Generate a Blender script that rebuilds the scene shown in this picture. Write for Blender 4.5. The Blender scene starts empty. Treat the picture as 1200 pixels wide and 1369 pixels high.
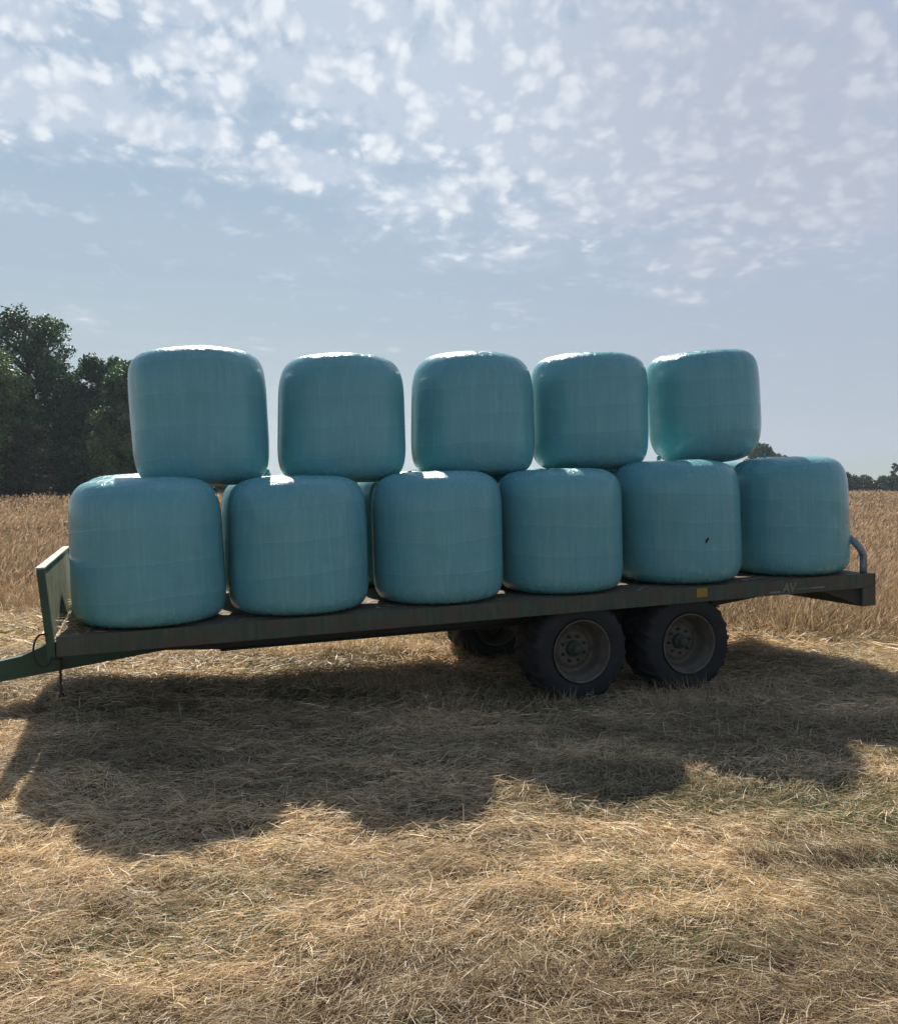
import bpy, bmesh, math, random
import numpy as np
from mathutils import Vector, Matrix, Euler
R_ = math.radians
random.seed(7)
rng = np.random.default_rng(11)
scene = bpy.context.scene
COL = scene.collection

# ------------------------------------------------------------------ camera
CAM_H = 1.87
cam_d = bpy.data.cameras.new('camera')
cam = bpy.data.objects.new('camera', cam_d)
COL.objects.link(cam)
cam_d.sensor_fit = 'HORIZONTAL'
cam_d.sensor_width = 36.0
cam_d.lens = 34.5
cam_d.clip_start = 0.05
cam_d.clip_end = 5000
cam.location = (0, 0, CAM_H)
cam.rotation_euler = (R_(90 - 1.47), 0, 0)
scene.camera = cam

# ------------------------------------------------------------------ light
SUN_EL, SUN_AZ = 44.0, -14.2          # azimuth measured from +Y towards +X
sd = bpy.data.lights.new('sun', 'SUN')
sd.energy = 5.0
sd.angle = R_(0.7)
sd.color = (1.0, 0.925, 0.81)
sun = bpy.data.objects.new('sun', sd)
COL.objects.link(sun)
sv = Vector((math.sin(R_(SUN_AZ)) * math.cos(R_(SUN_EL)), math.cos(R_(SUN_AZ)) * math.cos(R_(SUN_EL)), math.sin(R_(SUN_EL))))
sun.rotation_euler = sv.to_track_quat('Z', 'Y').to_euler()
sun.location = (0, 0, 50)

scene.view_settings.view_transform = 'Standard'
scene.view_settings.look = 'None'
scene.view_settings.exposure = 0.45
scene.view_settings.gamma = 1.0
scene.view_settings.use_curve_mapping = False
scene.render.engine = 'CYCLES'
scene.cycles.max_bounces = 5
scene.cycles.transparent_max_bounces = 8
scene.cycles.use_denoising = True


class NT:
    """small helper to write node trees"""
    def __init__(self, tree):
        self.t = tree
        self.L = tree.links

    def n(self, kind, **kw):
        o = self.t.nodes.new(kind)
        for k, v in kw.items():
            setattr(o, k, v)
        return o

    def put(self, sock, v):
        if isinstance(v, bpy.types.NodeSocket):
            self.L.new(v, sock)
        elif v is not None:
            if hasattr(sock.default_value, '__len__') and not hasattr(v, '__len__'):
                v = (v,) * len(sock.default_value)
            if hasattr(sock.default_value, '__len__') and len(sock.default_value) == 4 and len(v) == 3:
                v = (*v, 1.0)
            sock.default_value = v

    def m(self, op, a, b=None, c=None, clamp=False):
        o = self.n('ShaderNodeMath', operation=op, use_clamp=clamp)
        for i, v in enumerate((a, b, c)):
            if v is not None:
                self.put(o.inputs[i], v)
        return o.outputs[0]

    def noise(self, vec, scale, detail=4, rough=0.55, dist=0.0, w=None):
        o = self.n('ShaderNodeTexNoise')
        if w is not None:
            o.noise_dimensions = '4D'
            self.put(o.inputs['W'], w)
        if vec is not None:
            self.L.new(vec, o.inputs['Vector'])
        o.inputs['Scale'].default_value = scale
        o.inputs['Detail'].default_value = detail
        o.inputs['Roughness'].default_value = rough
        o.inputs['Distortion'].default_value = dist
        return o.outputs['Fac']

    def mapping(self, vec, loc=(0, 0, 0), rot=(0, 0, 0), scale=(1, 1, 1)):
        o = self.n('ShaderNodeMapping')
        self.L.new(vec, o.inputs['Vector'])
        o.inputs['Location'].default_value = loc
        o.inputs['Rotation'].default_value = rot
        o.inputs['Scale'].default_value = scale
        return o.outputs[0]

    def remap(self, v, a, b, c=0.0, d=1.0, smooth=False):
        o = self.n('ShaderNodeMapRange', interpolation_type='SMOOTHSTEP' if smooth else 'LINEAR')
        self.put(o.inputs[0], v)
        for i, x in enumerate((a, b, c, d)):
            self.put(o.inputs[i + 1], x)
        return o.outputs[0]

    def mix(self, f, a, b, blend='MIX'):
        o = self.n('ShaderNodeMix', data_type='RGBA', blend_type=blend)
        self.put(o.inputs[0], f)
        self.put(o.inputs[6], a)
        self.put(o.inputs[7], b)
        return o.outputs[2]

    def ramp(self, f, stops):
        o = self.n('ShaderNodeValToRGB')
        self.L.new(f, o.inputs[0])
        el = o.color_ramp.elements
        while len(el) < len(stops):
            el.new(0.5)
        for e, (p, c) in zip(el, stops):
            e.position = p
            e.color = (*c, 1)
        return o.outputs[0]

    def bump(self, h, strength, dist=0.01, normal=None):
        o = self.n('ShaderNodeBump')
        self.put(o.inputs['Height'], h)
        o.inputs['Strength'].default_value = strength
        o.inputs['Distance'].default_value = dist
        if normal is not None:
            self.L.new(normal, o.inputs['Normal'])
        return o.outputs[0]


# ------------------------------------------------------------------ world: Nishita sky with a broken layer of altocumulus
world = bpy.data.worlds.new('World')
scene.world = world
world.use_nodes = True
wt = world.node_tree
wt.nodes.clear()
w = NT(wt)
sky = w.n('ShaderNodeTexSky', sky_type='NISHITA')
sky.sun_disc = False
sky.sun_elevation = R_(SUN_EL)
sky.sun_rotation = R_(SUN_AZ)
sky.altitude = 50
sky.air_density = 1.0
sky.dust_density = 1.6
sky.ozone_density = 1.5
SKY_STRENGTH = 0.08


def px_sky(px, py):
    """direction of a photo pixel above the horizon -> (azimuth, ln of the cloud layer distance)"""
    az = math.atan((px - 600) / 1150)
    hyp = math.hypot(px - 600, 1150)
    return az, math.log(hyp / (655 - py))


tc = w.n('ShaderNodeTexCoord')
sep = w.n('ShaderNodeSeparateXYZ')
w.L.new(tc.outputs['Generated'], sep.inputs[0])
dx, dy, dz = sep.outputs
az = w.m('ARCTAN2', dx, dy)
hor = w.m('SQRT', w.m('ADD', w.m('MULTIPLY', dx, dx), w.m('MULTIPLY', dy, dy)))
rho = w.m('LOGARITHM', w.m('DIVIDE', w.m('ADD', hor, 0.02), w.m('MAXIMUM', dz, 0.012)), math.e)
cb = w.n('ShaderNodeCombineXYZ')
w.L.new(az, cb.inputs[0])
w.L.new(rho, cb.inputs[1])
Q = cb.outputs[0]
# banks of cloud: (photo x, photo y, half width px, half height px, rotation, weight)
banks = [
    (20, 30, 110, 55, 0, 1.0), (250, 15, 190, 60, 0, 1.0), (480, 40, 260, 85, 0, 1.0),
    (245, 90, 90, 40, 0.1, 1.0), (60, 150, 190, 70, -0.15, 1.15), (200, 185, 190, 40, 0, 0.95),
    (300, 140, 120, 45, 0, .8), (420, 120, 160, 75, 0, 1.0), (480, 150, 180, 50, 0, .9),
    (420, 237, 150, 36, 0.0, 1.05), (245, 230, 50, 14, 0, .8), (700, 130, 380, 200, 0, 1.05),
    (570, 280, 110, 55, -.2, .85), (700, 200, 240, 130, 0, .9), (850, 200, 330, 170, 0, 1.0),
    (1000, 180, 320, 220, 0, 1.0), (1120, 250, 260, 130, 0, 1.0), (740, 310, 130, 45, -.2, .75),
    (860, 285, 90, 50, -.3, .9), (930, 355, 110, 36, .1, .95), (905, 402, 50, 16, 0, .8),
    (670, 350, 110, 20, -.1, .75), (150, 300, 300, 12, 0, .25), (100, 432, 40, 14, .2, .45),
    (650, -150, 900, 200, 0, .9),
]
cov = None
for bx, by, hw, hh, rot, wt_ in banks:
    cx_, cy_ = px_sky(bx, by)
    k = 655 - by
    g = w.n('ShaderNodeTexGradient', gradient_type='QUADRATIC_SPHERE')
    mp = w.n('ShaderNodeMapping', vector_type='TEXTURE')
    w.L.new(Q, mp.inputs['Vector'])
    mp.inputs['Location'].default_value = (cx_, cy_, 0)
    mp.inputs['Rotation'].default_value = (0, 0, -rot)
    mp.inputs['Scale'].default_value = (hw / 1150 * 1.5, hh / k * 1.5, 1)
    w.L.new(mp.outputs[0], g.inputs[0])
    v = w.m('MULTIPLY', w.m('POWER', g.outputs['Fac'], 0.55), wt_)
    cov = v if cov is None else w.m('MAXIMUM', cov, v)
# warp for wispy edges
Qm = w.mapping(Q, scale=(1, .50, 1))
wn = w.n('ShaderNodeTexNoise')
w.L.new(Qm, wn.inputs['Vector'])
wn.inputs['Scale'].default_value = 10
wn.inputs['Detail'].default_value = 4
vm = w.n('ShaderNodeVectorMath', operation='MULTIPLY_ADD')
w.L.new(wn.outputs['Color'], vm.inputs[0])
vm.inputs[1].default_value = (0.05, 0.045, 0)
w.L.new(Qm, vm.inputs[2])
QW = vm.outputs[0]


def puffs(scale, smooth):
    v_ = w.n('ShaderNodeTexVoronoi', feature='SMOOTH_F1')
    w.L.new(QW, v_.inputs['Vector'])
    v_.inputs['Scale'].default_value = scale
    v_.inputs['Smoothness'].default_value = smooth
    return w.m('SUBTRACT', 0.5, v_.outputs['Distance'])


p1 = puffs(30, .45)
p2 = puffs(68, .45)
p3 = puffs(13, .6)
fbm = w.noise(QW, 24, 8, 0.62)
tex = w.m('ADD', w.m('MULTIPLY', p1, 0.45), w.m('MULTIPLY', w.m('SUBTRACT', fbm, 0.5), 2.1))
tex = w.m('ADD', tex, w.m('MULTIPLY', p2, 0.42))
tex = w.m('ADD', tex, w.m('MULTIPLY', p3, 0.45))
dens_raw = w.m('ADD', tex, w.m('MULTIPLY', w.m('SUBTRACT', cov, 0.255), 1.85))
dens = w.remap(dens_raw, 0.0, 0.80, 0, 1, smooth=True)
wisp = w.m('MULTIPLY', w.remap(dens_raw, -0.35, 0.35, 0, 1, smooth=True), .30)
# clear air is deeper blue high up, paler towards the horizon, greyer to the right
hz = w.remap(dz, 0.02, 0.42, 1.0, 0.0, smooth=True)
side = w.remap(az, -0.25, 0.45, 0.0, 1.0, smooth=True)
cap = w.mix(hz, (3.5, 4.6, 5.95), w.mix(side, (4.7, 5.4, 5.7), (4.05, 4.55, 5.05)))
cap = w.mix(w.m('MULTIPLY', w.remap(w.noise(w.mapping(Q, scale=(1, 4, 1)), 1.6, 3, .5), .35, .65), .25), cap, (3.4, 4.4, 5.8))
glow = w.m('MULTIPLY', w.remap(dz, 0.0, 0.20, 1, 0, smooth=True), w.remap(w.m('ABSOLUTE', w.m('ADD', az, .05)), 0.05, 0.55, .75, .25, smooth=True))
base = w.mix(1.0, sky.outputs[0], cap, 'DARKEN')
base = w.mix(w.m('MULTIPLY', glow, .75), base, (5.9, 6.35, 6.5))
base = w.mix(w.m('MULTIPLY', side, .28), base, (4.5, 4.85, 6.0))
lump = w.remap(w.m('ADD', w.m('MULTIPLY', p2, .5), w.m('ADD', p1, w.m('MULTIPLY', w.m('SUBTRACT', fbm, .5), 1.2))), -.15, .5, 0, 1, smooth=True)
cl_b = w.mix(lump, (5.2, 5.9, 6.9), (7.9, 8.3, 8.8))
cl_d = w.mix(lump, (4.4, 4.8, 5.75), (5.7, 6.05, 6.85))
side2 = w.remap(az, -0.05, 0.36, 0.0, 1.0, smooth=True)
cloud_c = w.mix(side2, cl_b, cl_d)
sky_c = w.mix(w.m('MAXIMUM', w.m('MULTIPLY', dens, .92), wisp), base, cloud_c)
bg = w.n('ShaderNodeBackground')
w.L.new(sky_c, bg.inputs[0])
bg.inputs[1].default_value = SKY_STRENGTH
world.cycles.sampling_method = 'MANUAL'
world.cycles.sample_map_resolution = 256
wo = w.n('ShaderNodeOutputWorld')
w.L.new(bg.outputs[0], wo.inputs[0])


# ------------------------------------------------------------------ helpers
def tag(o, label=None, cat=None, group=None, kind=None):
    if label: o['label'] = label
    if cat: o['category'] = cat
    if group: o['group'] = group
    if kind: o['kind'] = kind
    return o


def link(name, me, mats=None, parent=None):
    o = bpy.data.objects.new(name, me)
    COL.objects.link(o)
    if mats is not None and hasattr(me, 'materials'):
        for m_ in (mats if isinstance(mats, (list, tuple)) else [mats]):
            me.materials.append(m_)
    if parent is not None:
        o.parent = parent
    return o


def empty(name, loc=(0, 0, 0), rot=(0, 0, 0), parent=None):
    o = bpy.data.objects.new(name, None)
    o.empty_display_size = 0.2
    COL.objects.link(o)
    o.location = loc
    o.rotation_euler = rot
    if parent is not None:
        o.parent = parent
    return o


def np_mesh(name, V, F, smooth=False, col=None, uv=None):
    """V (n,3), F (m,4) or (m,3)"""
    V = np.asarray(V, np.float32)
    F = np.asarray(F, np.int32)
    me = bpy.data.meshes.new(name)
    k = F.shape[1]
    me.vertices.add(len(V))
    me.vertices.foreach_set('co', V.ravel())
    me.loops.add(F.size)
    me.loops.foreach_set('vertex_index', F.ravel())
    me.polygons.add(len(F))
    me.polygons.foreach_set('loop_start', np.arange(0, F.size, k, dtype=np.int32))
    me.polygons.foreach_set('loop_total', np.full(len(F), k, np.int32))
    me.polygons.foreach_set('use_smooth', np.full(len(F), smooth, bool))
    if col is not None:
        a = me.color_attributes.new('tint', 'FLOAT_COLOR', 'POINT')
        c = np.ones((len(V), 4), np.float32)
        c[:, :3] = col
        a.data.foreach_set('color', c.ravel())
    me.update(calc_edges=True)
    return me


def bm_mesh(name, bm, smooth=False):
    me = bpy.data.meshes.new(name)
    bmesh.ops.recalc_face_normals(bm, faces=bm.faces)
    bm.to_mesh(me)
    bm.free()
    if smooth:
        me.polygons.foreach_set('use_smooth', np.ones(len(me.polygons), bool))
    return me


def add_box(bm, x0, x1, y0, y1, z0, z1, bev=0.0, shear=None):
    """box; shear(v)->v moves the corners afterwards"""
    r = bmesh.ops.create_cube(bm, size=1.0)
    vs = r['verts']
    for v in vs:
        v.co = Vector((x0 + (v.co.x + .5) * (x1 - x0), y0 + (v.co.y + .5) * (y1 - y0), z0 + (v.co.z + .5) * (z1 - z0)))
        if shear: v.co = shear(v.co)
    if bev > 0:
        es = list({e for v in vs for e in v.link_edges})
        bmesh.ops.bevel(bm, geom=es, offset=bev, segments=2, affect='EDGES', profile=.6)


def add_prism(bm, pts, y0, y1, bev=0.0):
    """polygon in x-z extruded along y"""
    a = [bm.verts.new((x, y0, z)) for x, z in pts]
    b = [bm.verts.new((x, y1, z)) for x, z in pts]
    bm.faces.new(a)
    bm.faces.new(b[::-1])
    n = len(pts)
    for i in range(n):
        bm.faces.new((a[i], b[i], b[(i + 1) % n], a[(i + 1) % n]))
    if bev > 0:
        es = list({e for v in a + b for e in v.link_edges})
        bmesh.ops.bevel(bm, geom=es, offset=bev, segments=2, affect='EDGES', profile=.6)


def add_tube(bm, pts, rad, seg=10, caps=True, closed=False):
    pts = [Vector(p) for p in pts]
    rads = rad if hasattr(rad, '__len__') else [rad] * len(pts)
    rings = []
    N = len(pts)
    prev = None
    for i, p in enumerate(pts):
        if closed:
            d = pts[(i + 1) % N] - pts[i - 1]
        else:
            d = pts[min(i + 1, N - 1)] - pts[max(i - 1, 0)]
        d.normalize()
        if prev is None:
            prev = Vector((0, 0, 1)) if abs(d.z) < .9 else Vector((1, 0, 0))
        s = d.cross(prev).normalized()
        u_ = s.cross(d).normalized()
        prev = u_
        rings.append([bm.verts.new(p + (s * math.cos(a) + u_ * math.sin(a)) * rads[i]) for a in (2 * math.pi * k / seg for k in range(seg))])
    for i in range(N if closed else N - 1):
        A, B = rings[i], rings[(i + 1) % N]
        for k in range(seg):
            bm.faces.new((A[k], A[(k + 1) % seg], B[(k + 1) % seg], B[k]))
    if caps and not closed:
        bm.faces.new(rings[0][::-1])
        bm.faces.new(rings[-1])


def add_lathe_y(bm, prof, seg=64, c=(0, 0, 0), close=False):
    """profile (y, r) spun around the y axis"""
    rings = []
    for y, r in prof:
        rings.append([bm.verts.new((c[0] + r * math.cos(2 * math.pi * k / seg), c[1] + y, c[2] + r * math.sin(2 * math.pi * k / seg))) for k in range(seg)])
    n = len(rings)
    for i in range(n if close else n - 1):
        A, B = rings[i], rings[(i + 1) % n]
        for k in range(seg):
            bm.faces.new((A[k], B[k], B[(k + 1) % seg], A[(k + 1) % seg]))
    return rings


# value noise, vectorised
_LAT = rng.random((256, 256)).astype(np.float64)


def vnoise(x, y):
    xi = np.floor(x).astype(int); yi = np.floor(y).astype(int)
    fx = x - xi; fy = y - yi
    fx = fx * fx * (3 - 2 * fx); fy = fy * fy * (3 - 2 * fy)
    a = _LAT[xi & 255, yi & 255]; b = _LAT[(xi + 1) & 255, yi & 255]
    c = _LAT[xi & 255, (yi + 1) & 255]; d = _LAT[(xi + 1) & 255, (yi + 1) & 255]
    return (a * (1 - fx) + b * fx) * (1 - fy) + (c * (1 - fx) + d * fx) * fy


def fbmn(x, y, o=4, g=0.5):
    s = 0; a = 1; t = 0
    for i in range(o):
        s = s + a * vnoise(x * 2 ** i + 17.3 * i, y * 2 ** i + 9.1 * i); t += a; a *= g
    return s / t


def sstep(x, a, b):
    t = np.clip((x - a) / (b - a), 0, 1)
    return t * t * (3 - 2 * t)


def terrain(x, y):
    """ground height in metres"""
    x = np.asarray(x, float); y = np.asarray(y, float)
    rise = 1.22 * sstep(y, 10, 105) * (1 - 0.22 * sstep(x, 10, 80)) - 0.25 * sstep(y, 160, 400)
    near = 1 - sstep(np.hypot(x, y - 6), 16, 26)
    swath = 0.08 * (fbmn(x * .55 + 5, y * 1.3 + 2, 3) - .5) + 0.06 * (fbmn(x * 1.6, y * 3.2 + 8, 3) - .5) + .07 * (fbmn(x * 4.5, y * 6.5, 2) - .5)
    # a raised windrow of hay behind the trailer and at its left end
    ridge = 0.10 * np.exp(-((y - 9.6 - .12 * x) / .55) ** 2) * sstep(x, -5, -3.6) * (1 - sstep(x, -0.3, 0.5))
    ridge2 = 0.07 * np.exp(-((x + 3.6) ** 2 / 1.2 + (y - 7.6) ** 2 / .5))
    ridge = ridge - .075 * np.exp(-((x - 1.6 - .3 * (y - 8)) / 1.6) ** 2 - ((y - 8.6) / 1.9) ** 2)
    far = (1 - near) * 0.25 * (fbmn(x * .03, y * .03, 2) - .5)
    return rise + near * (swath + ridge + ridge2) + far * sstep(y, 16, 60) * .4


def standing_edge(x):
    return 12.6 - 1.9 * sstep(x, -5.0, -1.0) + 1.5 * (fbmn(x * .9, x * 0 + 3.3, 4) - .5) * 2


# ------------------------------------------------------------------ materials
def new_mat(name):
    m_ = bpy.data.materials.new(name)
    m_.use_nodes = True
    m_.node_tree.nodes.clear()
    n = NT(m_.node_tree)
    out = n.n('ShaderNodeOutputMaterial')
    return m_, n, out


def principled(n, out, color, rough=0.5, metal=0.0, spec=0.5, normal=None, **kw):
    p = n.n('ShaderNodeBsdfPrincipled')
    n.put(p.inputs['Base Color'], color)
    n.put(p.inputs['Roughness'], rough)
    n.put(p.inputs['Metallic'], metal)
    n.put(p.inputs['Specular IOR Level'], spec)
    if normal is not None:
        n.L.new(normal, p.inputs['Normal'])
    for k, v in kw.items():
        n.put(p.inputs[k], v)
    n.L.new(p.outputs[0], out.inputs[0])
    return p


def obj_coord(n):
    return n.n('ShaderNodeTexCoord').outputs['Object']


def painted(name, col, rust=(.07, .045, .03), amount=.45, rough=.55, dirt=(.10, .085, .065), dirt_amt=.4, metal=0.0, streak=True, scl=1.0):
    m_, n, out = new_mat(name)
    oc = obj_coord(n)
    a = n.noise(oc, 3.2 * scl, 8, .65)
    b = n.noise(n.mapping(oc, scale=(9, 9, 1.2)) if streak else oc, 3, 6, .6)
    c = n.noise(oc, 40, 4, .6)
    rf = n.m('MULTIPLY', n.remap(n.m('ADD', a, n.m('MULTIPLY', n.m('SUBTRACT', c, .5), .35)), .46, .64), amount)
    df = n.m('MULTIPLY', n.remap(b, .35, .75), dirt_amt)
    colr = n.mix(df, col, dirt)
    colr = n.mix(rf, colr, rust)
    rg = n.remap(a, .3, .7, rough - .08, rough + .2)
    principled(n, out, colr, rg, metal, .4, n.bump(n.m('ADD', c, a), .25, .004))
    return m_


def fibre_mat(name, transl=0.35, rough=0.5, spec=0.35, back=None):
    """thin dry grass or leaf: reflecting plus translucent, colour from the strand itself"""
    m_, n, out = new_mat(name)
    at = n.n('ShaderNodeAttribute', attribute_name='tint')
    p = n.n('ShaderNodeBsdfPrincipled')
    n.L.new(at.outputs['Color'], p.inputs['Base Color'])
    p.inputs['Roughness'].default_value = rough
    p.inputs['Specular IOR Level'].default_value = spec
    t = n.n('ShaderNodeBsdfTranslucent')
    if back:
        n.L.new(n.mix(1.0, at.outputs['Color'], back, 'MULTIPLY'), t.inputs[0])
    else:
        n.L.new(at.outputs['Color'], t.inputs[0])
    ms = n.n('ShaderNodeMixShader')
    ms.inputs[0].default_value = transl
    n.L.new(p.outputs[0], ms.inputs[1])
    n.L.new(t.outputs[0], ms.inputs[2])
    n.L.new(ms.outputs[0], out.inputs[0])
    return m_


M = {}
M['hay'] = fibre_mat('dry_hay', .34, .45, .4)
M['stalk'] = fibre_mat('dry_stalks', .40, .6, .2)
M['leaf'] = fibre_mat('tree_leaves', .22, .5, .35, back=(.8, 1.25, .55))
M['green'] = painted('green_paint', (.035, .105, .058), amount=.5)
M['rail'] = painted('worn_green_rail', (.045, .085, .055), rust=(.12, .075, .052), amount=.95, dirt=(.15, .125, .09), dirt_amt=.75, scl=1.7)
M['green_light'] = painted('faded_green_panel', (.27, .31, .20), rust=(.09, .085, .05), amount=.8, dirt=(.10, .095, .06), dirt_amt=.8, scl=2.2)
M['sunlit_edge'] = painted('sunlit_top_edge', (.50, .50, .42), rust=(.3, .27, .2), amount=.4, dirt_amt=.2)  # headboard top rail coloured paler to stand for sunlight on it
M['steel_dark'] = painted('dark_chassis_steel', (.022, .026, .024), amount=.5, dirt_amt=.25)
M['galv'] = painted('galvanised_tube', (.33, .36, .40), rust=(.2, .18, .15), amount=.25, rough=.4, metal=.35, dirt_amt=.15)
M['rim'] = painted('dusty_grey_rim', (.16, .14, .105), rust=(.075, .052, .036), amount=.7, rough=.65, dirt=(.12, .10, .07), dirt_amt=.6, scl=2.0)
M['hub'] = painted('green_hub_paint', (.045, .095, .06), amount=.4)
M['iron'] = painted('rusty_iron', (.06, .045, .035), amount=.6)


def mat_rubber():
    m_, n, out = new_mat('tyre_rubber')
    oc = obj_coord(n)
    a = n.noise(oc, 6, 8, .65)
    b = n.noise(oc, 60, 4, .6)
    col = n.mix(n.remap(a, .35, .75, 0, .55), (.017, .018, .020), (.062, .057, .047))
    principled(n, out, col, n.remap(a, .3, .7, .62, .85), 0, .35, n.bump(b, .3, .003))
    return m_


def mat_deck():
    m_, n, out = new_mat('worn_deck_boards')
    oc = obj_coord(n)
    g = n.noise(n.mapping(oc, scale=(1.2, 22, 6)), 3, 8, .65)
    a = n.noise(oc, 2.4, 7, .65)
    c = n.noise(oc, 55, 4, .65)
    col = n.ramp(g, [(.3, (.085, .062, .045)), (.55, (.17, .13, .095)), (.75, (.26, .215, .16))])
    col = n.mix(n.remap(a, .45, .7, 0, .75), col, (.24, .19, .12))      # chaff and dust
    sp = n.n('ShaderNodeSeparateXYZ')
    n.L.new(oc, sp.inputs[0])
    fr = n.m('FRACT', n.m('DIVIDE', sp.outputs[1], .155))
    gap = n.remap(n.m('ABSOLUTE', n.m('SUBTRACT', fr, .5)), .468, .49, 0, 1)
    col = n.mix(n.m('MULTIPLY', gap, .9), col, (.02, .018, .015))
    h = n.m('SUBTRACT', n.m('ADD', g, n.m('MULTIPLY', c, .5)), n.m('MULTIPLY', gap, 2.0))
    principled(n, out, col, .8, 0, .3, n.bump(h, .6, .006))
    return m_


def mat_film():
    """stretch-wrapped silage film"""
    m_, n, out = new_mat('teal_stretch_film')
    oc = obj_coord(n)
    oi = n.n('ShaderNodeObjectInfo')
    sd_ = n.m('MULTIPLY', oi.outputs['Random'], 37.0)
    sp = n.n('ShaderNodeSeparateXYZ')
    n.L.new(oc, sp.inputs[0])
    vert = n.mapping(oc, scale=(1, 1, .07))
    s1 = n.noise(vert, 9, 6, .6, .3, w=sd_)         # broad vertical streaks
    s2 = n.noise(vert, 38, 4, .6, 0, w=sd_)         # fine stretch lines
    blot = n.noise(oc, 2.6, 5, .55, .4, w=sd_)
    fine = n.noise(n.mapping(oc, scale=(1, 1, 2.2)), 16, 6, .6, .6, w=sd_)
    # overlapping turns of film, slightly slanted
    zz = n.m('ADD', sp.outputs[2], n.m('MULTIPLY', sp.outputs[0], .06))
    zz = n.m('ADD', zz, n.m('MULTIPLY', blot, .09))
    fr = n.m('FRACT', n.m('ADD', n.m('DIVIDE', zz, .27), sd_))
    band = n.remap(fr, 0, 1, 0, 1)
    edge = n.remap(fr, 0, .05, 1, 0, smooth=True)
    base = n.mix(n.remap(s1, .3, .7), (.150, .385, .418), (.195, .450, .482))
    base = n.mix(n.m('MULTIPLY', n.remap(blot, .4, .7), .45), base, (.17, .48, .47))
    base = n.mix(n.m('MULTIPLY', n.remap(s2, .50, .70), .32), base, (.28, .60, .62))
    base = n.mix(n.m('MULTIPLY', band, .22), base, (.08, .34, .40))
    base = n.mix(n.m('MULTIPLY', n.m('MULTIPLY', edge, n.remap(fine, .4, .65)), .12), base, (.32, .64, .66))
    # field dust settled in patches
    base = n.mix(n.m('MULTIPLY', n.remap(fine, .56, .78), .30), base, (.34, .46, .40))
    sh = n.remap(n.m('ABSOLUTE', sp.outputs[2]), .36, .56, 0, 1, smooth=True)     # gathered film on the shoulders
    wr = n.noise(n.mapping(oc, scale=(1, 1, .5)), 13, 5, .6, 1.2, w=sd_)
    h = n.m('ADD', n.m('MULTIPLY', s2, .07), n.m('MULTIPLY', s1, .7))
    h = n.m('ADD', h, n.m('MULTIPLY', blot, 1.4))
    h = n.m('ADD', h, n.m('MULTIPLY', edge, .08))
    h = n.m('ADD', h, n.m('MULTIPLY', fine, .05))
    h = n.m('ADD', h, n.m('MULTIPLY', n.m('MULTIPLY', wr, sh), 1.5))
    rg = n.m('ADD', n.remap(fine, .35, .75, .16, .30), n.m('MULTIPLY', n.remap(wr, .45, .65), n.m('MULTIPLY', sh, .14)))
    principled(n, out, base, rg, 0, .45, n.bump(h, .6, .018))
    return m_


def mat_ground():
    m_, n, out = new_mat('field_ground')
    geo = n.n('ShaderNodeNewGeometry')
    P = geo.outputs['Position']
    a = n.noise(P, .5, 6, .6)
    b = n.noise(n.mapping(P, scale=(1, 3, 1)), 14, 8, .7)
    c = n.noise(n.mapping(P, scale=(1, 2.2, 1)), 90, 4, .7)
    col = n.ramp(b, [(.3, (.045, .030, .018)), (.5, (.12, .082, .045)), (.72, (.24, .17, .095))])
    col = n.mix(n.remap(c, .45, .7, 0, .5), col, (.30, .215, .12))
    sp = n.n('ShaderNodeSeparateXYZ')
    n.L.new(P, sp.inputs[0])
    farm = n.remap(sp.outputs[1], 13, 60, 0, 1, smooth=True)
    fcol = n.mix(n.remap(n.noise(n.mapping(P, scale=(1, .35, 1)), 1.2, 8, .65), .35, .7), (.16, .10, .055), (.30, .195, .11))
    col = n.mix(n.m('MULTIPLY', farm, .85), col, fcol)
    col = n.mix(n.m('MULTIPLY', n.remap(a, .55, .7), .25), col, (.06, .07, .025))
    principled(n, out, col, .95, 0, .1, n.bump(n.m('ADD', b, c), .8, .03))
    return m_


def mat_flat(name, col, rough=.6, metal=0, scale=30, amt=.2, spec=.4):
    m_, n, out = new_mat(name)
    oc = obj_coord(n)
    a = n.noise(oc, scale, 6, .6)
    principled(n, out, n.mix(n.remap(a, .3, .7, 0, amt), col, tuple(c * .45 for c in col)), rough, metal, spec, n.bump(a, .2, .003))
    return m_


def mat_bark():
    m_, n, out = new_mat('bark')
    oc = obj_coord(n)
    a = n.noise(n.mapping(oc, scale=(6, 6, 1)), 3, 7, .65)
    principled(n, out, n.mix(a, (.04, .032, .024), (.13, .11, .085)), .9, 0, .2, n.bump(a, .8, .05))
    return m_


M['rubber'] = mat_rubber()
M['deck'] = mat_deck()
M['film'] = mat_film()
M['ground'] = mat_ground()
M['bark'] = mat_bark()
M['hose'] = mat_flat('black_hose', (.02, .02, .022), .5)
M['yellow'] = mat_flat('amber_reflector', (.42, .27, .05), .45, amt=.5, scale=60)
M['letter'] = mat_flat('faded_lettering', (.30, .27, .21), .7, amt=.6, scale=40)
M['tear'] = mat_flat('dark_silage', (.012, .016, .014), .8)

# ------------------------------------------------------------------ ground sheet
def axis_pts(lo, a, b, hi, step, grow=1.18):
    mid = list(np.arange(a, b + 1e-6, step))
    s = step; v = a; left = []
    while v > lo:
        s *= grow; v -= s; left.append(v)
    s = step; v = mid[-1]; right = []
    while v < hi:
        s *= grow; v += s; right.append(v)
    return np.array(left[::-1] + mid + right)


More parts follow.
